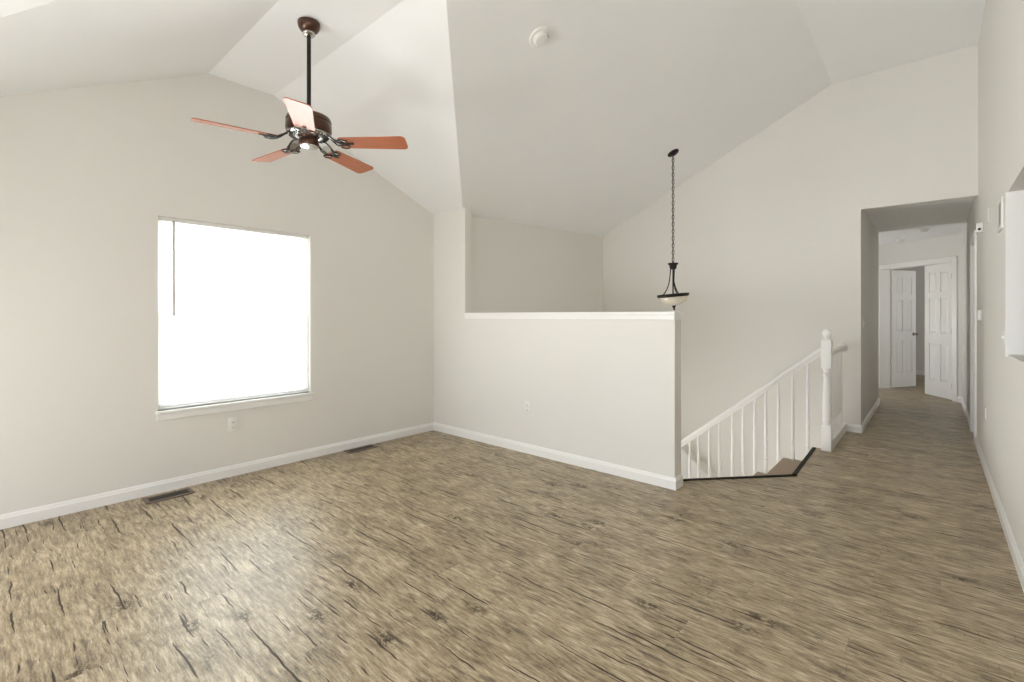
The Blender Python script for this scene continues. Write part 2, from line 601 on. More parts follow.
jl = MB()
jl.box((3.964, YR - 0.125, 1.03), (3.984, YR + 0.010, 1.985), 0.002)
struct('trim_7', jl, M_TRIM, 'white jamb board of the pass-through opening in the right wall', 'trim')
# diagonal wall with the double doorway
PD = Vector((9.57, -0.277, 0))
UD = Vector((0.683, 0.731, 0)).normalized()
ND = Vector((UD.y, -UD.x, 0))
def dm(s, n, z=0.0):
    q = PD + UD * s + ND * n
    return Vector((q.x, q.y, z))
MD = Matrix(((UD.x, ND.x, 0, PD.x), (UD.y, ND.y, 0, PD.y), (0, 0, 1, 0), (0, 0, 0, 1)))   # local x along the wall, y into the room
dw = MB()
for a, b in (((-0.12, 0, -0.05), (0.055, 0.12, 2.6)), ((1.322, 0, -0.05), (3.9, 0.12, 2.6)), ((0.055, 0, 2.085), (1.322, 0.12, 2.6))):
    dw.box(a, b, mat=MD)
struct('wall_hall_end', dw, M_WALL, 'angled beige wall around the double doors at the hall end', 'wall')

# ---- ceilings
YC = 0.835                      # where the slope meets the flat
def slope_start(x):
    """lower edge of the long slope: valley of the vault, then the eave over the stairs"""
    if x <= 3.39:
        return vy(x), vz(x)
    return YF, 2.343 + (2.476 - 2.343) * (x - 3.39) / (6.36 - 3.39)
def mf(x):
    y, z = slope_start(x)
    return (FLAT - z) / (y - YC)
def sz(x, y):
    return FLAT if y <= YC else FLAT - mf(x) * (y - YC)
XA, XB, ZF = 1.19, 1.675, 3.122
def vz(x):
    if x < -0.25: return 2.393
    if x < XA: return 2.575 + 0.505 * (x - 0.106)
    if x < XB: return ZF
    return ZF - (ZF - 2.385) / (XH - XB) * (x - XB)
def vy(x):
    return min(YN, max(x + 0.293, 3.11 - 1.02 * x))
cl = MB()
def strip(cols):
    for p, q in zip(cols, cols[1:]):
        for i in range(len(p) - 1):
            cl.face([p[i], p[i + 1], q[i + 1], q[i]])
xs_v = [-1.25, -0.7, -0.27] + [-0.27 + (XA + 0.27) * i / 6 for i in range(1, 7)] + [1.30, 1.394, 1.53, XB] + [XB + (3.39 - XB) * i / 8 for i in range(1, 9)]
xs_v[-1] = 3.39
strip([[Vector((x, YN + 0.05, vz(x))), Vector((x, vy(x), vz(x)))] for x in xs_v])          # the vault
sc = []
xs_s = xs_v + [3.392, 3.8, 4.4, 5.0, 5.7, XE + 0.05]
for x in xs_s:
    y1 = vy(x) if x <= 3.39 else YF + 0.06
    yc = YC
    sc.append([Vector((x, y1 + (yc - y1) * i / 6, sz(x, y1 + (yc - y1) * i / 6))) for i in range(7)] + [Vector((x, -1.55, FLAT))])
strip(sc)                                                                                  # the long slope and the flat
bmesh.ops.remove_doubles(cl.bm, verts=cl.bm.verts[:], dist=0.0005)
struct('ceiling', cl, M_CEIL, 'white vaulted ceiling with slopes meeting in a valley', 'ceiling')
struct('ceiling_hall', MB().box((XE + 0.1, -2.7, 2.47), (13.6, 2.6, 2.57)), M_CEIL, 'shaded low flat ceiling of the hallway', 'ceiling')
struct('ceiling_kitchen', MB().box((0.8, -2.75, 2.5), (5.35, YR - 0.1, 2.6)), M_CEIL, 'flat white kitchen ceiling', 'ceiling')

# ---- baseboards: profile with a small chamfer at the top
def base_run(mb, p, q, nrm, h=0.085, t=0.015, z=0.0):
    p, q, nrm = Vector((*p, z)), Vector((*q, z)), Vector((*nrm, 0)).normalized()
    prof = [(-0.002, 0), (t, 0), (t, h * 0.72), (t * 0.7, h * 0.80), (t * 0.55, h * 0.92), (t * 0.2, h), (-0.002, h)]
    mb.prism([p + nrm * a + Vector((0, 0, b)) for a, b in prof], q - p)
def baseboard(name, runs, label, h=0.085):
    mb = MB()
    for r in runs:
        base_run(mb, *r, h=h)
    return struct(name, mb, M_TRIM, label, 'baseboard')
baseboard('baseboard_north', [((-1.2, YN), (XH, YN), (0, -1))], 'white baseboard along the window wall')
baseboard('baseboard_half_wall', [((XH, 1.395), (XH, YN), (-1, 0)), ((XH, 1.41), (XH + 0.12, 1.41), (0, -1))], 'white baseboard along the half wall and around its end')
baseboard('baseboard_right', [((0.9, YR), (DOOR[0] - 0.075, YR), (0, 1)), ((DOOR[1] + 0.075, YR), (9.55, YR), (0, 1))], 'white baseboard along the right wall')
baseboard('baseboard_east', [((XE, HALL_Y - 0.015), (XE, 0.745), (-1, 0))], 'short white baseboard on the far wall beside the railing')
baseboard('baseboard_hall', [((XE - 0.0145, HALL_Y), (8.65, HALL_Y), (0, -1)), ((8.65, HALL_Y), (8.65, 2.5), (1, 0))], 'white baseboard along the left hallway wall')
baseboard('baseboard_bedroom', [((13.4, -2.6), (13.4, 2.5), (-1, 0))], 'white baseboard in the room beyond the double doors')
baseboard('baseboard_west', [((-1.2, -1.5), (-1.2, YN), (1, 0))], 'white baseboard along the side wall')

# ---- half wall cap
cp = MB()
cp.box((XH - 0.012, 1.405, 1.272), (XH + 0.132, 3.645, 1.299), 0.004)
cp.box((XH - 0.007, 1.409, 1.238), (XH + 0.127, 3.645, 1.2725), 0.003)
struct('trim_1', cp, M_TRIM, 'white cap board on top of the half wall', 'trim')

# ---- stair edge nosing
ns = MB()
def edge_strip(mb, p, q, w, z0, z1):
    p, q = Vector((*p, 0)), Vector((*q, 0))
    d = (q - p).normalized()
    n = Vector((-d.y, d.x, 0))
    mb.prism([p + Vector((0, 0, z0)), q + Vector((0, 0, z0)), q + n * w + Vector((0, 0, z0)), p + n * w + Vector((0, 0, z0))], (0, 0, z1 - z0))
edge_strip(ns, (4.30, 0.81), (5.335, 0.833), 0.028, -0.03, 0.008)
edge_strip(ns, (3.585, 1.45), (4.312, 0.80), 0.028, -0.03, 0.008)
struct('trim_2', ns, M_NOSE, 'dark brown nosing along the top stair edge', 'trim')
cb = MB()
cb.box((5.365, 0.706, -0.25), (XE, 0.73, 0.085), 0.003)
cb.box((5.365, 0.725, -0.25), (XE, 0.79, 0.078), 0.003)
struct('trim_3', cb, M_TRIM, 'white curb board under the short level guard rail', 'trim')

# sloping ledge along the far wall above the lower flight
lg = MB()
def lz(y): return -0.49 + 0.80 * (y - 2.49)
lg.prism([(XE - 0.16, 2.9, lz(2.9)), (XE - 0.16, 0.9, lz(0.9)), (XE - 0.16, 0.9, -2.9), (XE - 0.16, 2.9, -2.9)], (0.17, 0, 0))
struct('wall_lower_stair', lg, M_TRIM, 'white sloped knee wall beside the lower stair flight', 'wall')
lc = MB()
lc.prism([(XE - 0.19, 2.9, lz(2.9)), (XE - 0.19, 0.9, lz(0.9)), (XE - 0.19, 0.9, lz(0.9) + 0.03), (XE - 0.19, 2.9, lz(2.9) + 0.03)], (0.20, 0, 0))
struct('trim_4', lc, M_WALL, 'beige sloping cap on the knee wall beside the lower flight', 'trim')

# ---- staircase
st = thing('staircase', 'carpeted stair flight dropping from the floor edge behind the white railing', 'stairs', (4.4, 0.83, 0))
RIS, RUN = 0.19, 0.235
def tread_x0(k):
    return 3.52
Y0 = 0.85
for k in range(1, 7):
    ya = Y0 + 0.02 + RUN * (k - 1) + (0.0 if k == 1 else 0.03)
    yb = Y0 + RUN * k + 0.03
    z = -0.14 - RIS * (k - 1)
    t = MB()
    t.box((3.515, ya, z - 0.045), (5.335, yb, z), 0.012)
    o = t.build('tread', M_CARPET, st, True)
    o.location = (-4.4, -0.83, 0)
    r = MB()
    r.box((3.515, yb - 0.045, z - RIS), (5.32, yb - 0.02, z - 0.04))
    o = r.build('riser', M_CARPET, st)
    o.location = (-4.4, -0.83, 0)
sk = MB()
pts = []
for k in range(1, 7):
    z = -0.14 - RIS * (k - 1)
    ya = Y0 + RUN * (k - 1) + (-0.01 if k == 1 else 0.03)
    yb = Y0 + RUN * k + 0.03
    pts += [(5.34, ya, z - 0.012), (5.34, yb, z - 0.012)]
pts += [(5.34, pts[-1][1], -2.6), (5.34, Y0 - 0.01, -2.6)]
sk.prism(pts, (0.05, 0, 0))
o = sk.build('stringer', M_TRIM, st)
o.location = (-4.4, -0.83, 0)
struct('floor_foyer', MB().box((3.5, Y0 + RUN * 6 + 0.0, -1.47), (XE, YF, -1.27)), M_FLOOR, 'foyer landing floor below the stairs', 'floor')
lf = thing('lower_staircase', 'lower carpeted flight going down beside the far wall', 'stairs', (5.9, 2.3, -1.27))
for k in range(1, 7):
    t = MB()
    y1 = 2.26 - RUN * (k - 1)
    t.box((5.395, y1 - RUN - 0.01, -1.27 - RIS * k - 0.10), (XE - 0.165, y1, -1.27 - RIS * k), 0.01)
    o = t.build('tread', M_CARPET, lf)
    o.location = (-5.9, -2.3, 1.27)
struct('floor_lower', MB().box((3.4, -0.4, -2.9), (XE + 0.1, 2.4, -2.7)), M_CARPET, 'lower level floor under the stairs', 'floor')
struct('wall_lower', MB().box((3.5, 0.55, -2.9), (XE, 0.70, -0.2)), M_WALL, 'off-white wall under the floor edge by the stairs', 'wall')

# ---- railing
rl = thing('stair_railing', 'white stair railing with turned newel post and sloping handrail', 'railing', (5.32, 0.745, 0))
NX, NY = 5.32, 0.745
nw = MB()
w = 0.041
nw.box((NX - w, NY - w, 0.0), (NX + w, NY + w, 0.235), 0.004)
nw.box((NX - w, NY - w, 0.775), (NX + w, NY + w, 1.035), 0.004)
T = Matrix.Translation((NX, NY, 0))
nw.lathe([(0.034, 0.23), (0.036, 0.24), (0.032, 0.255), (0.036, 0.27), (0.037, 0.285), (0.034, 0.31), (0.037, 0.36), (0.036, 0.42), (0.032, 0.52),
          (0.027, 0.62), (0.024, 0.68), (0.026, 0.70), (0.031, 0.71), (0.031, 0.722), (0.025, 0.732), (0.027, 0.75), (0.034, 0.765), (0.035, 0.78)], 28, T)
o = nw.build('newel_post', M_TRIM, rl, True)
o.location = (-NX, -NY, 0)
fi = MB()
fi.lathe([(0.037, 1.03), (0.039, 1.04), (0.034, 1.05), (0.024, 1.056), (0.022, 1.064), (0.030, 1.072), (0.036, 1.085), (0.038, 1.10), (0.035, 1.118), (0.026, 1.133), (0.013, 1.145), (0.0, 1.15)], 28, T)
q = fi.build('finial', M_TRIM, o, True)
def rail_z(y):          # top of the sloping rail
    return 0.985 - 0.832 * (y - 0.775)
def handrail_profile(a, b, parent, name='handrail'):
    """moulded rail swept from a to b (top centre line)"""
    a, b = Vector(a), Vector(b)
    d = (b - a).normalized()
    side = d.cross(Vector((0, 0, 1))).normalized()
    up = side.cross(d).normalized()
    prof = [(-0.020, -0.060), (0.020, -0.060), (0.021, -0.042), (0.031, -0.032), (0.032, -0.016), (0.025, -0.004), (0.012, 0.0), (-0.012, 0.0), (-0.025, -0.004), (-0.032, -0.016), (-0.031, -0.032), (-0.021, -0.042)]
    mb = MB()
    mb.prism([a + side * u + up * v for u, v in prof], b - a)
    o = mb.build(name, M_TRIM, parent, True, 50)
    o.location = (-NX, -NY, 0)
    return o
handrail_profile((5.32, 0.775, rail_z(0.775)), (5.32, 2.26, rail_z(2.26)), rl)
handrail_profile((5.345, 0.744, 0.945), (XE - 0.012, 0.744, 0.945), rl, 'guard_rail')
ro = MB()
ro.lathe([(0.0, -0.022), (0.030, -0.022), (0.042, -0.016), (0.050, -0.008), (0.052, 0.0)], 28, Matrix.Translation((XE, 0.744, 0.917)) @ Matrix.Rotation(PI / 2, 4, 'Y'))
o = ro.build('rosette', M_TRIM, rl, True)
o.location = (-NX, -NY, 0)
by = [0.898, 1.024, 1.15, 1.265, 1.366, 1.479, 1.585, 1.717, 1.822, 1.939, 2.036, 2.15]
def baluster(x, y, zb, zt):
    mb = MB()
    s = 0.0155
    hb = 0.14
    mb.box((x - s, y - s, zb), (x + s, y + s, zb + hb), 0.002)
    T = Matrix.Translation((x, y, 0))
    H = zt - zb
    mb.lathe([(0.0145, zb + hb), (0.011, zb + hb + 0.012), (0.0155, zb + hb + 0.022), (0.0155, zb + hb + 0.034), (0.0125, zb + hb + 0.045), (0.0150, zb + hb + 0.10),
              (0.0150, zb + hb + 0.18), (0.0125, zb + H * 0.72), (0.0095, zb + H * 0.94), (0.0095, zt)], 14, T)
    o = mb.build('baluster', M_TRIM, rl, True)
    o.location = (-NX, -NY, 0)
for y in by:
    k = max(1, min(6, 1 + int((y - (Y0 + 0.03)) / RUN)))
    if y < Y0 + RUN + 0.03:
        k = 1
    baluster(5.31, y, -0.14 - RIS * (k - 1) - 0.002, rail_z(y) - 0.062)
for x in [5.455 + 0.116 * i for i in range(8)]:
    baluster(x, 0.75, 0.077, 0.89)

# ---- window in the north wall
x0, x1, z0, z1 = NW
wf = MB()
yf = YN + 0.075
def ring(mb, a, b, c, d, w, y0, y1, bev=0.003):
    mb.box((a, y0, c), (a + w, y1, d), bev); mb.box((b - w, y0, c), (b, y1, d), bev)
    mb.box((a + w, y0, c), (b - w, y1, c + w), bev); mb.box((a + w, y0, d - w), (b - w, y1, d), bev)
win = thing('window_1', 'bright blown-out window in the gable wall', 'window', ((x0 + x1) / 2, YN, z0), kind='structure')
LOC = (-(x0 + x1) / 2, -YN, -z0)
ring(wf, x0, x1, z0, z1, 0.022, yf, yf + 0.06)
wf.build('window_frame', M_TRIM, win).location = LOC
sh = MB()
ring(sh, x0 + 0.022, x1 - 0.022, z0 + 0.022, (z0 + z1) / 2 + 0.012, 0.024, yf + 0.005, yf + 0.03)
ring(sh, x0 + 0.022, x1 - 0.022, (z0 + z1) / 2 - 0.012, z1 - 0.022, 0.024, yf + 0.03, yf + 0.055)
sh.build('sash', M_TRIM, win).location = LOC
pn = MB()
pn.box((x0 + 0.04, yf + 0.014, z0 + 0.04), (x1 - 0.04, yf + 0.018, (z0 + z1) / 2))
pn.box((x0 + 0.04, yf + 0.040, (z0 + z1) / 2), (x1 - 0.04, yf + 0.044, z1 - 0.04))
pn.build('pane', M_GLASS, win).location = LOC
sl = MB()
sl.box((x0 - 0.014, YN - 0.028, z0 - 0.022), (x1 + 0.022, YN + 0.0, z0), 0.005)
sl.box((x0 + 0.001, YN - 0.01, z0 - 0.022), (x1 - 0.001, yf, z0), 0.002)
sl.build('window_sill', M_TRIM, win).location = LOC
ap = MB()
ap.box((x0 - 0.006, YN - 0.016, z0 - 0.068), (x1 + 0.012, YN + 0.002, z0 - 0.022), 0.004)
ap.build('apron', M_TRIM, win).location = LOC

bl = thing('window_blind', 'white slatted blind glowing inside the bright window', 'blind', ((x0 + x1) / 2, YN + 0.035, z1))
BL = (-(x0 + x1) / 2, -(YN + 0.035), -z1)
hr = MB()
hr.box((x0 + 0.004, YN + 0.012, z1 - 0.032), (x1 - 0.004, YN + 0.055, z1 - 0.002), 0.003)
hr.build('headrail', M_PLATE, bl).location = BL
sb = MB()
nz = int((z1 - z0 - 0.055) / 0.0205)
for i in range(nz):
    z = z1 - 0.045 - 0.0205 * i
    R = Matrix.Translation(((x0 + x1) / 2, YN + 0.035, z)) @ Matrix.Rotation(math.radians(-66), 4, 'X')
    h = (x1 - x0) / 2 - 0.003
    sb.face([R @ Vector(p) for p in ((-h, -0.0125, -0.001), (h, -0.0125, -0.001), (h, 0, 0.0015), (-h, 0, 0.0015))])
    sb.face([R @ Vector(p) for p in ((-h, 0, 0.0015), (h, 0, 0.0015), (h, 0.0125, -0.001), (-h, 0.0125, -0.001))])
sb.build('slats', M_BLIND, bl).location = BL
brl = MB()
brl.box((x0 + 0.006, YN + 0.022, z0 + 0.002), (x1 - 0.006, YN + 0.048, z0 + 0.013), 0.003)
brl.build('bottom_rail', M_PLATE, bl).location = BL
wd = MB()
wd.tube([(x0 + 0.095, YN + 0.008, z1 - 0.025), (x0 + 0.095, YN + 0.004, z1 - 0.06), (x0 + 0.097, YN + 0.004, z1 - 0.72)], 0.0095, 10)
wd.build('wand', M_WAND, bl, True).location = BL

# plain frames in the west window and the added, unseen ones
def simple_window(name, axis, c, o, label):
    mb = MB()
    a0, a1, k0, k1 = o
    def bx(p0, p1, q0, q1):
        if axis == 'y':
            mb.box((p0, c - 0.03, q0), (p1, c + 0.03, q1))
        else:
            mb.box((c - 0.03, p0, q0), (c + 0.03, p1, q1))
    t = 0.045
    bx(a0, a0 + t, k0, k1); bx(a1 - t, a1, k0, k1); bx(a0, a1, k0, k0 + t); bx(a0, a1, k1 - t, k1)
    bx((a0 + a1) / 2 - t / 2, (a0 + a1) / 2 + t / 2, k0, k1)
    struct(name, mb, M_TRIM, label, 'window')
simple_window('window_2', 'x', -1.26, WW, 'wide white-framed window in the side wall by the camera')
simple_window('added_window_8', 'x', -1.26, LW, 'low white-framed window added for fill light in the side wall near the window wall')
simple_window('added_window_3', 'y', -1.56, SW, 'tall white-framed window added for fill light in the back wall')
simple_window('added_window_4', 'y', -2.66, KW, 'white-framed window added to light the kitchen')
simple_window('added_window_5', 'y', 2.56, HW, 'white-framed window added for fill light at the end of the hall branch')
simple_window('added_window_7', 'y', YF + 0.06, FW, 'small white-framed window added for fill light low in the foyer wall')
simple_window('added_window_6', 'y', -2.64, BW, 'white-framed window added to light the room beyond the double doors')

# ---- six-panel doors
def door_leaf_mb(wd_, h, t=0.035):
    mb = MB()
    core = t / 2 - 0.012
    mb.box((0, -core, 0), (wd_, core, h))
    st_, mu = wd_ * 0.165, wd_ * 0.13
    rows = [(0.245, 0.40 * h), (0.475 * h, 0.745 * h), (0.795 * h, h - 0.115 * 1.0)]
    pw = (wd_ - 2 * st_ - mu) / 2
    cols = [(st_, st_ + pw), (st_ + pw + mu, wd_ - st_)]
    zs = [0] + [v for r in rows for v in r] + [h]
    for s in (-1, 1):
        y0, y1 = (s * core, s * t / 2)
        for a, b in ((0, st_), (cols[0][1], cols[1][0]), (wd_ - st_, wd_)):
            mb.box((a, y0, 0), (b, y1, h), 0.0015)
        for i in range(0, 8, 2):
            for c in cols:
                mb.box((c[0] - 0.001, y0, zs[i]), (c[1] + 0.001, y1 - s * 0.0002, zs[i + 1]), 0.0015)
        for r in rows:
            for c in cols:
                a0, a1, b0, b1 = c[0] + 0.010, c[1] - 0.010, r[0] + 0.010, r[1] - 0.010
                g_ = 0.026
                o4 = [(a0, y0, b0), (a1, y0, b0), (a1, y0, b1), (a0, y0, b1)]
                yy = s * (t / 2 - 0.0025)
                i4 = [(a0 + g_, yy, b0 + g_), (a1 - g_, yy, b0 + g_), (a1 - g_, yy, b1 - g_), (a0 + g_, yy, b1 - g_)]
                vo_ = [mb.bm.verts.new(p) for p in o4]
                vi = [mb.bm.verts.new(p) for p in i4]
                mb.bm.faces.new(vi)
                for k in range(4):
                    l = (k + 1) % 4
                    mb.bm.faces.new([vo_[k], vo_[l], vi[l], vi[k]])
    return mb
def door_handle(parent, x, z):
    mb = MB()
    for s in (-1, 1):
        R = Matrix.Translation((x, s * 0.017, z)) @ Matrix.Rotation(-s * PI / 2, 4, 'X')
        mb.lathe([(0.0, 0.0), (0.031, 0.0), (0.031, 0.004), (0.024, 0.009), (0.011, 0.012), (0.010, 0.030), (0.018, 0.038), (0.026, 0.048), (0.027, 0.058), (0.020, 0.068), (0.0, 0.071)], 20, R)
    return mb.build('door_handle', M_NICKEL, parent, True)
def hinges(parent, h):
    for z in (0.2, h / 2, h - 0.2):
        mb = MB()
        mb.lathe([(0.0, z - 0.046), (0.007, z - 0.045), (0.007, z + 0.045), (0.0, z + 0.046)], 10, Matrix.Translation((-0.003, 0.02, 0)))
        mb.box((-0.003, 0.014, z - 0.043), (0.03, 0.0185, z + 0.043))
        mb.build('hinge', M_NICKEL, parent, True)
LW, LH = 0.61, 2.05
# leaf hung on the left jamb, standing open into the room
hp = dm(1.305, 0.20)
ang = math.radians(103)
dr = -UD * math.cos(ang) + ND * math.sin(ang)
d1 = thing('door_1', 'open left leaf of the white six-panel double doors with a dark knob', 'door', (hp.x, hp.y, 0.012), math.atan2(dr.y, dr.x), kind='structure')
door_leaf_mb(LW, LH).build('door_leaf', M_DOOR, d1)
door_handle(d1, LW - 0.065, 0.93)
hinges(d1, LH)
# leaf on the right jamb, just ajar
hp = dm(0.072, 0.03)
ang = math.radians(15)
dr = UD * math.cos(ang) + ND * math.sin(ang)
d2 = thing('door_2', 'nearly closed right leaf of the white six-panel double doors', 'door', (hp.x, hp.y, 0.012), math.atan2(dr.y, dr.x), kind='structure')
door_leaf_mb(LW, LH).build('door_leaf', M_DOOR, d2)
hinges(d2, LH)
# casing and jamb of the double doors
cs = MB()
for a, b in (((-0.0, -0.018, 0), (0.07, 0.0, 2.145)), ((1.307, -0.018, 0), (1.377, 0.0, 2.145)), ((0.07, -0.018, 2.075), (1.307, 0.0, 2.145))):
    cs.box(a, b, 0.004, MD)
for a, b in (((0.05, -0.004, 0), (0.068, 0.19, 2.085)), ((1.309, -0.004, 0), (1.327, 0.19, 2.085)), ((0.068, -0.004, 2.067), (1.309, 0.19, 2.085))):
    cs.box(a, b, 0.002, MD)
struct('trim_5', cs, M_DOOR, 'white casing around the double doors', 'trim')
bb = MB()
base_run(bb, tuple(dm(-0.07, 0).xy), tuple(dm(0.0, 0).xy), tuple(-ND.xy))
base_run(bb, tuple(dm(1.377, 0).xy), tuple(dm(3.8, 0).xy), tuple(-ND.xy))
struct('baseboard_hall_end', bb, M_TRIM, 'white baseboard on the angled wall by the double doors', 'baseboard')

# closed door in the right wall of the hallway
d3 = thing('door_3', 'closed white door in the right hallway wall', 'door', (DOOR[0] + 0.02, YR - 0.075, 0.012), 0, kind='structure')
door_leaf_mb(DOOR[1] - DOOR[0] - 0.04, 2.01).build('door_leaf', M_DOOR, d3)
cs = MB()
a0, a1, _, b1 = DOOR
for p, q in (((a0 - 0.065, YR - 0.002, 0), (a0 + 0.005, YR + 0.019, b1 + 0.065)), ((a1 - 0.005, YR - 0.002, 0), (a1 + 0.065, YR + 0.019, b1 + 0.065)), ((a0 + 0.005, YR - 0.002, b1 - 0.005), (a1 - 0.005, YR + 0.019, b1 + 0.065))):
    cs.box(p, q, 0.004)
for p, q in (((a0, YR - 0.12, 0), (a0 + 0.018, YR + 0.002, b1)), ((a1 - 0.018, YR - 0.12, 0), (a1, YR + 0.002, b1)), ((a0 + 0.018, YR - 0.12, b1 - 0.018), (a1 - 0.018, YR + 0.002, b1))):
    cs.box(p, q)
struct('trim_6', cs, M_TRIM, 'white casing of the door in the right hallway wall', 'trim')

# ------------------------------------------------------------------ ceiling fan
FX, FY, FZ = 1.407, 2.957, vz(1.407)
fan = thing('ceiling_fan', 'bronze five-blade ceiling fan with cherry blades on a long black downrod', 'ceiling fan', (FX, FY, FZ))
D = lambda z: z - FZ
cn = MB()
cn.lathe([(0.0, 0.0), (0.060, 0.0), (0.066, -0.006), (0.067, -0.018), (0.064, -0.034), (0.056, -0.050), (0.044, -0.062), (0.032, -0.070), (0.026, -0.074), (0.0, -0.074)], 36)
co_ = cn.build('canopy', M_BRONZE, fan, True)
co_.location = (0, 0, 0.004)
cr = MB()
cr.lathe([(0.020, -0.062), (0.036, -0.067), (0.038, -0.078), (0.031, -0.086), (0.018, -0.090), (0.0, -0.090)], 28)
cr.build('canopy_ring', M_IRON, co_, True)
rd = MB()
rd.lathe([(0.0, -0.085), (0.0125, -0.085), (0.0125, D(2.535)), (0.0, D(2.535))], 18)
rd.build('downrod', M_BLACK, fan, True)
mh = MB()
mh.lathe([(0.0, D(2.562)), (0.030, D(2.560)), (0.034, D(2.542)), (0.075, D(2.536)), (0.112, D(2.528)), (0.129, D(2.517)), (0.135, D(2.500)), (0.135, D(2.490)),
          (0.132, D(2.486)), (0.136, D(2.480)), (0.137, D(2.436)), (0.133, D(2.424)), (0.122, D(2.417)), (0.100, D(2.414)), (0.0, D(2.414))], 48)
mo = mh.build('motor_housing', M_BRONZE, fan, True)
fr = MB()
fr.lathe([(0.126, D(2.420)), (0.130, D(2.410)), (0.120, D(2.403)), (0.085, D(2.398)), (0.064, D(2.402)), (0.064, D(2.416))], 48)
fr.build('flange_ring', M_IRON, mo, True)
fv = MB()
for i in range(30):
    a = 2 * PI * i / 30
    R = Matrix.Rotation(a, 4, 'Z')
    fv.box((0.080, -0.0030, D(2.3960)), (0.116, 0.0030, D(2.406)), 0.001, R)
fv.build('vent_slots', M_BLACK, mo)
hb = MB()
hb.lathe([(0.0, D(2.43)), (0.058, D(2.43)), (0.060, D(2.41)), (0.052, D(2.40)), (0.052, D(2.385)), (0.060, D(2.378)), (0.062, D(2.352)), (0.056, D(2.340)), (0.0, D(2.338))], 36)
so = hb.build('switch_housing', M_BRONZE, fan, True)
hc = MB()
hc.lathe([(0.054, D(2.341)), (0.050, D(2.332)), (0.032, D(2.326)), (0.010, D(2.324)), (0.0, D(2.324))], 32)
hc.build('bottom_cap', M_IRON, so, True)

def blade_mb():
    mb = MB()
    pts = []
    L0, L1, w0, w1, c = 0.195, 0.618, 0.056, 0.070, 0.030
    pts.append((L0, -w0 + 0.012)); pts.append((L0 + 0.012, -w0))
    for i in range(7):
        a = -PI / 2 + PI / 2 * i / 6
        pts.append((L1 - c + c * math.cos(a), -w1 + c + c * math.sin(a)))
    for i in range(7):
        a = PI / 2 * i / 6
        pts.append((L1 - c + c * math.cos(a), w1 - c + c * math.sin(a)))
    pts.append((L0 + 0.012, w0)); pts.append((L0, w0 - 0.012))
    mb.prism([(x, y, -0.003) for x, y in pts], (0, 0, 0.006))
    return mb
def bracket_mb():
    """scrolled blade iron: two curved arms from the motor, crossing plate with loops under the blade"""
    mb = MB()
    for s in (-1, 1):
        arm = [(0.085, s * 0.012, 0.052), (0.110, s * 0.020, 0.048), (0.135, s * 0.034, 0.032), (0.160, s * 0.040, 0.010), (0.185, s * 0.030, -0.006), (0.205, s * 0.014, -0.009), (0.225, s * 0.006, -0.009), (0.262, s * 0.004, -0.009)]
        mb.tube(arm, [0.0055, 0.0055, 0.005, 0.0045, 0.0045, 0.0045, 0.0045, 0.004], 8)
        lp = [(0.222 + 0.026 * math.cos(t), s * 0.036 + 0.022 * math.sin(t), -0.0085) for t in [2 * PI * i / 18 for i in range(18)]]
        mb.tube(lp, 0.0038, 8, loop=True)
        mb.tube([(0.198, s * 0.030, -0.0085), (0.192, s * 0.046, -0.007), (0.204, s * 0.056, -0.007)], 0.0045, 8)
    mb.box((0.078, -0.026, 0.046), (0.115, 0.026, 0.056), 0.003)
    mb.box((0.235, -0.010, -0.010), (0.285, 0.010, -0.003), 0.003)
    return mb
def bracket_plate_mb():
    mb = MB()
    pl = [(0.105, -0.026), (0.145, -0.040), (0.190, -0.042), (0.245, -0.030), (0.245, 0.030), (0.190, 0.042), (0.145, 0.040), (0.105, 0.026)]
    zz = lambda x: 0.045 - 0.054 * max(0, min(1, (x - 0.115) / 0.09))
    a = [mb.bm.verts.new((x, y, zz(x))) for x, y in pl]
    b = [mb.bm.verts.new((x, y, zz(x) + 0.004)) for x, y in pl]
    for i, j, k, l in ((0, 1, 6, 7), (1, 2, 5, 6), (2, 3, 4, 5)):
        mb.bm.faces.new([a[i], a[j], a[k], a[l]]); mb.bm.faces.new([b[i], b[l], b[k], b[j]])
    for i in range(8):
        j = (i + 1) % 8
        mb.bm.faces.new([a[i], b[i], b[j], a[j]])
    return mb
blade = blade_mb().build('blade', M_CHERRY, fan)
brk = bracket_mb().build('blade_bracket', M_BLACK, fan, True)
plt = bracket_plate_mb().build('bracket_plate', M_IRON, brk)
ROT = YAW - PI / 2
pitch = math.radians(-12)
for i in range(5):
    a = ROT + 2 * PI * i / 5
    if i == 0:
        b_, k_ = blade, brk
    else:
        b_ = copy_tree(blade, fan)
        k_ = copy_tree(brk, fan)
    b_.rotation_euler = (pitch, 0, a)
    b_.location = (0, 0, D(2.362))
    k_.rotation_euler = (pitch * 0.6, 0, a)
    k_.location = (0, 0, D(2.362))

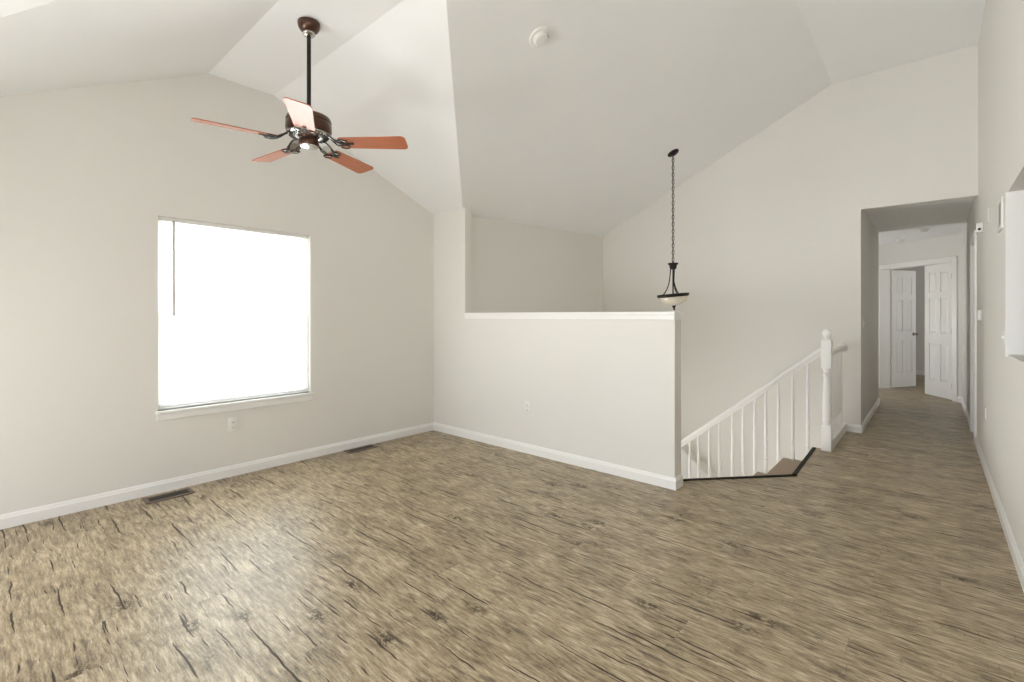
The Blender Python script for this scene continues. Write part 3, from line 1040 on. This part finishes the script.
# ------------------------------------------------------------------ pendant
PX, PY = 5.392, 2.262
PZ = sz(PX, PY)
pen = thing('pendant_light', 'black pendant light with an alabaster bowl hanging on a chain over the stairs', 'pendant light', (PX, PY, PZ))
sl_a = math.atan(mf(PX))
cn = MB()
cn.lathe([(0.0, 0.004), (0.066, 0.004), (0.067, -0.008), (0.058, -0.018), (0.030, -0.026), (0.012, -0.034), (0.0, -0.034)], 32, Matrix.Rotation(-sl_a, 4, 'X'))
cn.build('canopy', M_BLACK, pen, True)
E = lambda z: z - PZ
zc, ztop = E(1.90), -0.03
n_l = 30
step = (ztop - zc) / n_l
ch = MB()
for i in range(n_l):
    zm = ztop - step * (i + 0.5)
    h, w_ = step * 0.70, 0.0120
    R = Matrix.Translation((0, 0, zm)) @ Matrix.Rotation(PI / 2 * (i % 2), 4, 'Z')
    pts = []
    for k in range(12):
        t = 2 * PI * k / 12
        pts.append((w_ * math.cos(t), 0, (h - w_) * (1 if math.sin(t) > 0.01 else -1 if math.sin(t) < -0.01 else 0) * 0.75 + w_ * 0.9 * math.sin(t)))
    ch.tube(pts, 0.0042, 6, R, True)
ch.tube([(0, 0.004, ztop), (0, 0.005, (ztop + zc) / 2), (0, 0.004, zc)], 0.0022, 6)
ch.build('chain', M_CHAIN, pen, True)
# lower body hangs a little askew
view = Vector((math.cos(YAW), math.sin(YAW), 0))
tilt = Matrix.Rotation(math.radians(-5.0), 4, view)
# cup, rods and bowl
cup = MB()
cup.lathe([(0.0, E(1.905)), (0.008, E(1.903)), (0.010, E(1.885)), (0.056, E(1.880)), (0.060, E(1.872)), (0.056, E(1.864)), (0.044, E(1.856)), (0.040, E(1.835)), (0.036, E(1.815)), (0.026, E(1.806)), (0.0, E(1.804))], 28)
cup.build('cup', M_BLACK, pen, True)
TB = Matrix.Translation((0, 0, E(1.50))) @ tilt @ Matrix.Translation((0, 0, -E(1.50)))
base_ang = YAW - PI / 2
for k, th in enumerate((166, 286, 46)):
    a = base_ang + math.radians(th)
    ca, sa = math.cos(a), math.sin(a)
    pr = [(0.026, 1.815), (0.027, 1.76), (0.030, 1.70), (0.040, 1.64), (0.060, 1.585), (0.085, 1.545), (0.112, 1.515)]
    mb = MB()
    mb.tube([Vector((r * ca, r * sa, E(z))).lerp(TB @ Vector((r * ca, r * sa, E(z))), (1.815 - z) / 0.30) for r, z in pr], 0.0065, 8)
    mb.build('arm', M_BLACK, pen, True)
mb = MB()
mb.tube([Vector((0, 0, E(1.81))), Vector((0, 0, E(1.50))), TB @ Vector((0, 0, E(1.37)))], 0.008, 10)
mb.build('centre_rod', M_BLACK, pen, True)
rim = MB()
rim.lathe([(0.150, E(1.522)), (0.178, E(1.520)), (0.181, E(1.512)), (0.176, E(1.494)), (0.166, E(1.484)), (0.154, E(1.484)), (0.150, E(1.494))], 48, TB, True)
rim.bm.verts.ensure_lookup_table()
rim.build('rim', M_BLACK, pen, True)
bw = MB()
prof = []
for i in range(13):
    t = PI / 2 * i / 12
    prof.append((0.160 * math.cos(t), E(1.492) - 0.108 * math.sin(t)))
prof[-1] = (0.0, prof[-1][1])
inner = [(max(0.0, r - 0.005) if r > 0 else 0.0, z + 0.005) for r, z in prof][::-1]
bw.lathe(prof, 48, TB)
bw.build('bowl', M_ALAB, pen, True, 60)
fn = MB()
fn.lathe([(0.0, E(1.390)), (0.022, E(1.388)), (0.025, E(1.378)), (0.016, E(1.366)), (0.009, E(1.356)), (0.012, E(1.346)), (0.009, E(1.335)), (0.0, E(1.328))], 20, TB)
fn.build('finial', M_BLACK, pen, True)

# ------------------------------------------------------------------ small things
# floor registers
def register(name, cx, cy, w_, d_, rz, label):
    t = thing(name, label, 'floor register', (cx, cy, 0.0), rz, 'floor registers along the window wall')
    f = MB()
    fw = 0.026
    for a, b in (((-w_ / 2, -d_ / 2, 0), (w_ / 2, -d_ / 2 + fw, 0.007)), ((-w_ / 2, d_ / 2 - fw, 0), (w_ / 2, d_ / 2, 0.007)),
                 ((-w_ / 2, -d_ / 2 + fw, 0), (-w_ / 2 + fw, d_ / 2 - fw, 0.007)), ((w_ / 2 - fw, -d_ / 2 + fw, 0), (w_ / 2, d_ / 2 - fw, 0.007))):
        f.box(a, b, 0.002)
    f.build('frame', M_REGF, t)
    m = MB()
    m.box((-w_ / 2 + 0.02, -d_ / 2 + 0.02, 0.0004), (w_ / 2 - 0.02, d_ / 2 - 0.02, 0.0012))
    m.build('duct_opening', M_SLOT, t)
    s = MB()
    n = 16
    for i in range(n):
        x = -w_ / 2 + fw + (w_ - 2 * fw) * (i + 0.5) / n
        s.box((x - 0.004, -d_ / 2 + fw - 0.001, 0.001), (x + 0.004, d_ / 2 - fw + 0.001, 0.0055))
    s.box((-w_ / 2 + fw - 0.001, -0.004, 0.001), (w_ / 2 - fw + 0.001, 0.004, 0.006))
    s.build('louvers', M_REG, t)
    return t
register('floor_register', 0.912, 4.02, 0.285, 0.135, 0, 'brown metal floor register below the window, left one of the two')
register('floor_register', 2.44, 4.068, 0.30, 0.125, 0, 'brown metal floor register against the baseboard, right one of the two')

# wall plates (local: x across, y out of the wall, z up)
def plate(name, label, cat, loc, rz, w_=0.072, h=0.115, kind_='outlet', group=None):
    t = thing(name, label, cat, loc, rz, group)
    p = MB()
    p.box((-w_ / 2, -0.001, -h / 2), (w_ / 2, 0.006, h / 2), 0.0025)
    p.build('cover_plate', M_PLATE, t, True)
    if kind_ == 'outlet':
        for z in (-0.021, 0.021):
            q = MB()
            q.box((-0.017, 0.004, z - 0.014), (0.017, 0.0085, z + 0.014), 0.003)
            r = q.build('receptacle', M_PLATE, t)
            s = MB()
            s.box((-0.008, 0.0082, z - 0.005), (-0.0055, 0.0088, z + 0.006)); s.box((0.0055, 0.0082, z - 0.004), (0.008, 0.0088, z + 0.005)); s.box((-0.002, 0.0082, z - 0.011), (0.002, 0.0088, z - 0.007))
            s.build('slots', M_SLOT, r)
    elif kind_ == 'switch':
        n = max(1, round(w_ / 0.05) - 1)
        for i in range(n):
            x = (i - (n - 1) / 2) * 0.046
            q = MB()
            q.box((x - 0.005, 0.004, -0.011), (x + 0.005, 0.017, 0.009), 0.002)
            q.build('toggle', M_PLATE, t)
    elif kind_ == 'jack':
        q = MB()
        q.lathe([(0.0, 0.004), (0.009, 0.005), (0.009, 0.010), (0.0, 0.012)], 16, Matrix.Rotation(-PI / 2, 4, 'X'))
        q.build('jack', M_NICKEL, t, True)
    return t
plate('wall_outlet', 'white outlet plate low on the wall under the bright window', 'outlet', (1.363, YN, 0.405), PI)
plate('wall_outlet', 'white outlet low on the half wall', 'outlet', (XH, 2.803, 0.42), PI / 2)
plate('wall_outlet', 'white outlet low on the right wall before the hallway door', 'outlet', (5.45, YR, 0.475), 0, 0.06, 0.095)
plate('light_switch', 'white light switch plate on the right wall beside the pass-through opening', 'light switch', (4.10, YR, 1.14), 0, 0.055, 0.075, 'switch')
plate('blank_plate', 'narrow white blank plate high on the right wall between sensor and vent', 'wall plate', (5.26, YR, 2.050), 0, 0.085, 0.11, 'blank')
plate('light_switch', 'small pale switch plate on the left hallway wall', 'light switch', (6.55, HALL_Y, 1.19), PI, 0.072, 0.115, 'switch')

gv = thing('return_vent', 'white louvered return air vent high on the right wall', 'air vent', (4.30, YR, 1.905))
f = MB()
GW, GH = 0.24, 0.195
for a, b in (((-GW / 2, 0, -GH / 2), (GW / 2, 0.012, -GH / 2 + 0.025)), ((-GW / 2, 0, GH / 2 - 0.025), (GW / 2, 0.012, GH / 2)), ((-GW / 2, 0, -GH / 2 + 0.025), (-GW / 2 + 0.025, 0.012, GH / 2 - 0.025)), ((GW / 2 - 0.025, 0, -GH / 2 + 0.025), (GW / 2, 0.012, GH / 2 - 0.025))):
    f.box(a, b, 0.003)
f.build('frame', M_PLATE, gv)
f = MB()
for i in range(8):
    z = -GH / 2 + 0.034 + i * 0.018
    f.box((-GW / 2 + 0.024, -0.001, -0.006), (GW / 2 - 0.024, 0.001, 0.009), mat=Matrix.Translation((0, 0.006, z)) @ Matrix.Rotation(math.radians(58), 4, 'X'))
f.build('louvers', M_GRILLE, gv)
f = MB()
f.box((-GW / 2 + 0.02, 0.0002, -GH / 2 + 0.02), (GW / 2 - 0.02, 0.001, GH / 2 - 0.02))
f.build('duct_opening', M_FILTER, gv)

ms = thing('motion_sensor', 'small white sensor box with a dark lens at the hallway mouth', 'sensor', (5.78, YR, 2.030))
f = MB()
f.box((-0.032, 0.0, -0.042), (0.032, 0.045, 0.042), 0.006)
f.build('case', M_PLATE, ms, True)
f = MB()
f.lathe([(0.011, 0.0), (0.010, 0.005), (0.0, 0.007)], 18, Matrix.Translation((-0.032, 0.024, -0.014)) @ Matrix.Rotation(-PI / 2, 4, 'Y'))
f.build('lens', M_SLOT, ms, True)
th = thing('thermostat', 'small white thermostat box on the right wall before the hallway door', 'thermostat', (5.89, YR, 1.272))
f = MB()
f.box((-0.055, 0.0, -0.055), (0.055, 0.006, 0.055), 0.003)
f.build('back_plate', M_PLATE, th)
f = MB()
f.box((-0.045, 0.005, -0.048), (0.045, 0.032, 0.048), 0.008)
f.build('case', M_PLATE, th, True)

def smoke(label, loc, mat3, r, name='smoke_detector', cap=True):
    t = thing(name, label, 'smoke detector', loc)
    f = MB()
    f.lathe([(0.0, 0.003), (r, 0.003), (r, -0.010), (r * 0.94, -0.016), (r * 0.6, -0.018), (0.0, -0.018)], 40, mat3)
    f.build('base_plate', M_PLATE, t, True)
    f = MB()
    f.lathe([(r * 0.70, -0.015), (r * 0.66, -0.034), (r * 0.55, -0.042), (r * 0.2, -0.044), (0.0, -0.044)], 40, mat3)
    f.build('case', M_PLATE, t, True)
    f = MB()
    f.box((r * 0.655, -0.010, -0.036), (r * 0.70, 0.010, -0.020), mat=mat3 @ Matrix.Rotation(math.radians(-60), 4, 'Z'))
    f.build('indicator', M_SLOT, t)
    return t
sx, sy = 2.59, 2.035
smoke('round white smoke detector on the sloping ceiling above the half wall', (sx, sy, sz(sx, sy)), Matrix.Rotation(-math.atan(mf(sx)), 4, 'X'), 0.078)
smoke('round white smoke detector on the hallway ceiling, the farther disc near the double doors', (9.70, 0.385, 2.47), Matrix(), 0.07, )
smoke('round pale disc detector on the hallway ceiling, the nearer one', (8.73, 0.092, 2.47), Matrix(), 0.06, )
